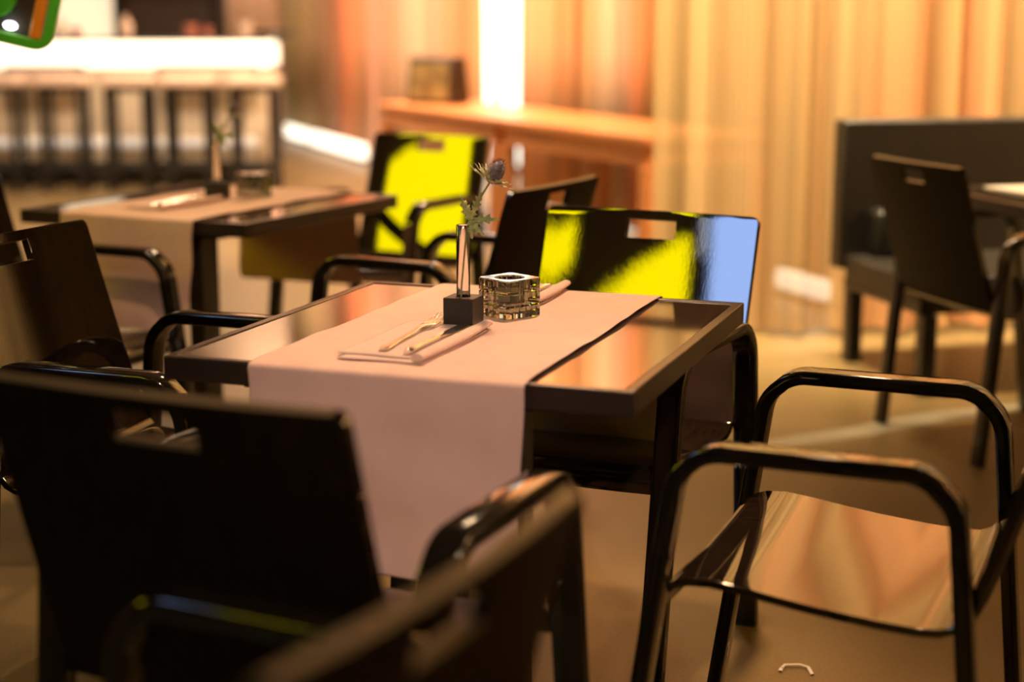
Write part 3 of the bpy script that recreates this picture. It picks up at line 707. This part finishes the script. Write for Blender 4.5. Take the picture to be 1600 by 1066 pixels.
for x, lab in ((-6, 'bar stool cut off by the left edge of the photo'), (97, 'second bar stool from the left edge, in front of the bar'), (200, 'middle bar stool of the five, alone between the two ledges'), (295, 'fourth bar stool from the left, under the right ledge'), (397, 'bar stool nearest the right end of the bar')):
    stool(px(x, YB - .48), lab)
for x0, x1, lab in ((8, 126, 'black-rimmed pale ledge on the bar front above the left stools'), (245, 402, 'black-rimmed pale ledge on the bar front above the right stools')):
    a, b = px(x0, YB - .1), px(x1, YB - .1)
    t = thing('ledge', lab, 'ledge', ((a + b) / 2, YB - .03, 0), 0, 'pale ledges on the bar front'); hw_ = (b - a) / 2
    boxo('box', -hw_ + .015, hw_ - .015, -.12, .028, .80, .925, M['cushion'], t, bevel=.004)
    bm = bmesh.new(); box(bm, -hw_, hw_, -.125, .028, .926, .945); box(bm, -hw_, -hw_ + .014, -.125, .028, .80, .926); box(bm, hw_ - .014, hw_, -.125, .028, .80, .926)
    finish('rim', bm, M['black'], t, bevel=.002)
# behind the bar
def pxz(x0, x1, Y): return (x0 - 800) / 2500 * Y * .985, (x1 - 800) / 2500 * Y * .985
a, b = pxz(84, 186, 15.5); t = thing('light_panel', 'tall lit cream panel on the wall behind the bar', 'panel', ((a + b) / 2, 15.56, 0)); h_ = (b - a) / 2
boxo('panel_face', -h_ + .02, h_ - .02, -.05, -.03, .92, 2.58, M['glow_cream'], t); boxo('panel_frame', -h_, h_, -.03, .035, .90, 2.60, M['cream'], t)
a, b = pxz(186, 352, 15.4); t = thing('bar_cabinet', 'dark open cabinet behind the bar right of the lit panel', 'cabinet', ((a + b) / 2, 15.40, 0)); h_ = (b - a) / 2
boxo('back_board', -h_ + .03, h_ - .03, .14, .17, .03, 2.57, M['darkwall'], t)
for s in (-1, 1): boxo('side_board', *(sorted((s * h_, s * (h_ - .03)))), -.15, .17, 0, 2.60, M['black'], t)
for z in (.0, 1.08, 1.75, 2.57): boxo('shelf', -h_ + .03, h_ - .03, -.15, .14, z, z + .03, M['black'], t)
a, b = pxz(354, 430, 15.4); t = thing('wall_hanging', 'peach fabric hanging on the wall behind the right end of the bar', 'wall hanging', ((a + b) / 2, 15.5, 0)); h_ = (b - a) / 2
bm = bmesh.new(); pv = None
for i in range(41):
    x = -h_ + 2 * h_ * i / 40; y = .03 * sin(i * 1.1); q = (bm.verts.new((x, y, .6)), bm.verts.new((x, y, 2.9)))
    if pv: bm.faces.new((pv[0], q[0], q[1], pv[1]))
    pv = q
o = finish('fabric', bm, M['cushion'], t, angle=80); sd = o.modifiers.new('thickness', 'SOLIDIFY'); sd.thickness = .004
bm = bmesh.new(); sweep(bm, [(-h_ - .03, 0, 2.92), (h_ + .03, 0, 2.92)], [ell(.015, .015)]); finish('rod', bm, M['black'], t)
bm = bmesh.new(); box(bm, -.01, .01, 0, .10, 2.90, 2.93); finish('bracket', bm, M['black'], t)
def bottle(x, Y, hgt, r, m, lab, kind='bottle'):
    bm = bmesh.new(); z = 0
    if kind == 'bottle': prof = [(r * .9, 0), (r, .01), (r, hgt * .58), (r * .8, hgt * .68), (r * .34, hgt * .78), (r * .34, hgt * .97), (r * .4, hgt)]
    else: prof = [(r * .7, 0), (r * .75, .008), (r, hgt), (r * .92, hgt), (r * .66, .012), (r * .2, .01)]
    lathe(bm, prof, 20); o = finish('bottle' if kind == 'bottle' else 'drinking_glass', bm, m, loc=(px(x, Y), Y, 1.1525)); tag(o, lab, 'bottle' if kind == 'bottle' else 'glass', 'bottles and glasses on the bar')
bottle(100, YB + .35, .17, .04, M['cream'], 'pale bottle on the bar in front of the lit panel')
bottle(121, YB + .30, .09, .045, M['pinkglass'], 'small glass on the bar under the lit panel', 'g')
bottle(199, YB + .30, .19, .05, M['cushion'], 'pinkish bottle on the bar left of the dark cabinet')
bottle(300, YB + .35, .11, .06, M['pinkglass'], 'reddish glass on the bar in front of the dark cabinet', 'g')
bottle(326, YB + .30, .09, .04, M['pinkglass'], 'smaller reddish glass beside the dark cabinet edge', 'g')
bottle(384, YB + .25, .13, .06, M['cushion'], 'pinkish glass on the bar in front of the peach hanging', 'g')
bm = bmesh.new(); lathe(bm, [(.05, 0), (.07, .006), (.20, .045), (.215, .055), (.205, .055), (.06, .014), (.02, .012)], 28)
tag(finish('bowl', bm, M['black'], loc=(px(428, YB + .5), YB + .53, 1.1525)), 'dark shallow bowl at the right end of the bar', 'bowl')

# ------------------------------------------------------------------ green and orange hanging ornament, top left
def rframe(bm, hw, hh, r, wd_, y0, y1):
    def loop(a, b, rr): return rrect(a, b, rr, 6)
    o_ = loop(hw, hh, r); i_ = loop(hw - wd_, hh - wd_, max(r - wd_, .004)); n = len(o_)
    V = [[bm.verts.new((x, y, z)) for x, z in lp] for lp, y in ((o_, y0), (o_, y1), (i_, y1), (i_, y0))]
    for a in range(4):
        A_, B_ = V[a], V[(a + 1) % 4]
        for k in range(n): bm.faces.new((A_[k], A_[(k + 1) % n], B_[(k + 1) % n], B_[k]))
t = thing('hanging_ornament', 'green rounded frame with orange liner hanging in the top left corner', 'ornament', (-1.245, 4.0, 1.385))
t.rotation_euler = (0, R(14), R(12))
bm = bmesh.new(); rframe(bm, .145, .145, .045, .026, -.025, .025); finish('outer_frame', bm, M['green'], t, bevel=.003)
bm = bmesh.new(); box(bm, .088, .117, -.028, .026, -.118, .118); finish('liner', bm, M['orange'], t, bevel=.006)
bm = bmesh.new(); box(bm, -.118, .087, .010, .02, -.118, .118); finish('backing', bm, M['bag_dark'], t)
bm = bmesh.new(); sweep(bm, [(-.01, -.02, -.035), (-.01, .009, -.035)], [ell(.052, .052, 28)], side=(1, 0, 0)); finish('disc', bm, M['green'], t)
bm = bmesh.new(); sweep(bm, [(.040, -.022, -.100), (.040, .009, -.100)], [ell(.015, .010, 20)], side=(1, 0, 0)); finish('lamp', bm, M['glow_white'], t)
bm = bmesh.new(); q = Matrix.Rotation(R(-14), 3, 'Y')
sweep(bm, [(0, 0, .14), q @ Vector((0, 0, 3.12 * cos(R(14)) + 0))], [ell(.003, .003)]); 
finish('cord', bm, M['black'], t)

# ------------------------------------------------------------------ light boxes on the left wall (they mirror in the lacquered chair backs)
def lightbox(y0, y1, z0, z1, m, label, grp='wall light boxes'):
    t = thing('wall_light', label, 'wall light', (-4.6, (y0 + y1) / 2, (z0 + z1) / 2), 0, grp); a = (y1 - y0) / 2; b = (z1 - z0) / 2
    boxo('housing', .001, .06, -a - .02, a + .02, -b - .02, b + .02, M['black'], t, bevel=.01)
    boxo('diffuser', .06, .075, -a, a, -b, b, M[m], t, bevel=.006)
lightbox(-1.41, -1.09, 3.55, 3.75, 'glow_yellow', 'small yellow wall light mirrored at the left of the yellow-blue chair back')
lightbox(-.93, .03, 2.80, 3.34, 'glow_yellow', 'broad yellow wall light mirrored low in the yellow-blue chair back')
lightbox(.13, .16, 3.22, 3.50, 'glow_white', 'slim white wall light beside the blue one')
lightbox(.21, .80, 2.45, 3.60, 'glow_blue', 'blue wall light mirrored at the right of the yellow-blue chair back')
lightbox(3.52, 4.56, 1.90, 2.88, 'glow_yellow', 'large yellow wall light mirrored in the far yellow chair back')

# ------------------------------------------------------------------ floor marks
pts = [(.78, 4.78), (.95, 4.88), (1.106, 4.962), (1.25, 5.06), (1.385, 5.15), (1.595, 5.24), (1.9, 5.33), (2.4, 5.42)]
bm = bmesh.new(); pv = None
for i, (x, y) in enumerate(pts):
    x1, y1 = pts[min(i + 1, len(pts) - 1)]; x0, y0 = pts[max(i - 1, 0)]; d = Vector((x1 - x0, y1 - y0)).normalized(); nn = Vector((-d.y, d.x)) * .055
    q = (bm.verts.new((x - nn.x, y - nn.y, 0)), bm.verts.new((x + nn.x, y + nn.y, 0)))
    if pv: bm.faces.new((pv[0], q[0], q[1], pv[1]))
    pv = q
o = finish('floor_stripe', bm, M['pale_stripe'], smooth=False, loc=(0, 0, .0008)); sd = o.modifiers.new('thickness', 'SOLIDIFY'); sd.thickness = .001  # thin pale strip following the curve
struct(o, 'pale curved stripe along the floor under the right-hand chair')
bm = bmesh.new(); sweep(bm, [(-.028, .02, .003), (-.02, .034, .004), (.01, .03, .006), (.026, .024, .003), (.028, -.012, .002)], [ell(.004, .0018)]); sweep(bm, [(-.03, .018, .003), (-.034, .004, .003)], [ell(.004, .0018)])
tag(finish('paper_scrap', bm, M['paper'], loc=(.575, 3.03, 0)), 'tiny curled white scrap on the floor under the right armchair', 'scrap')
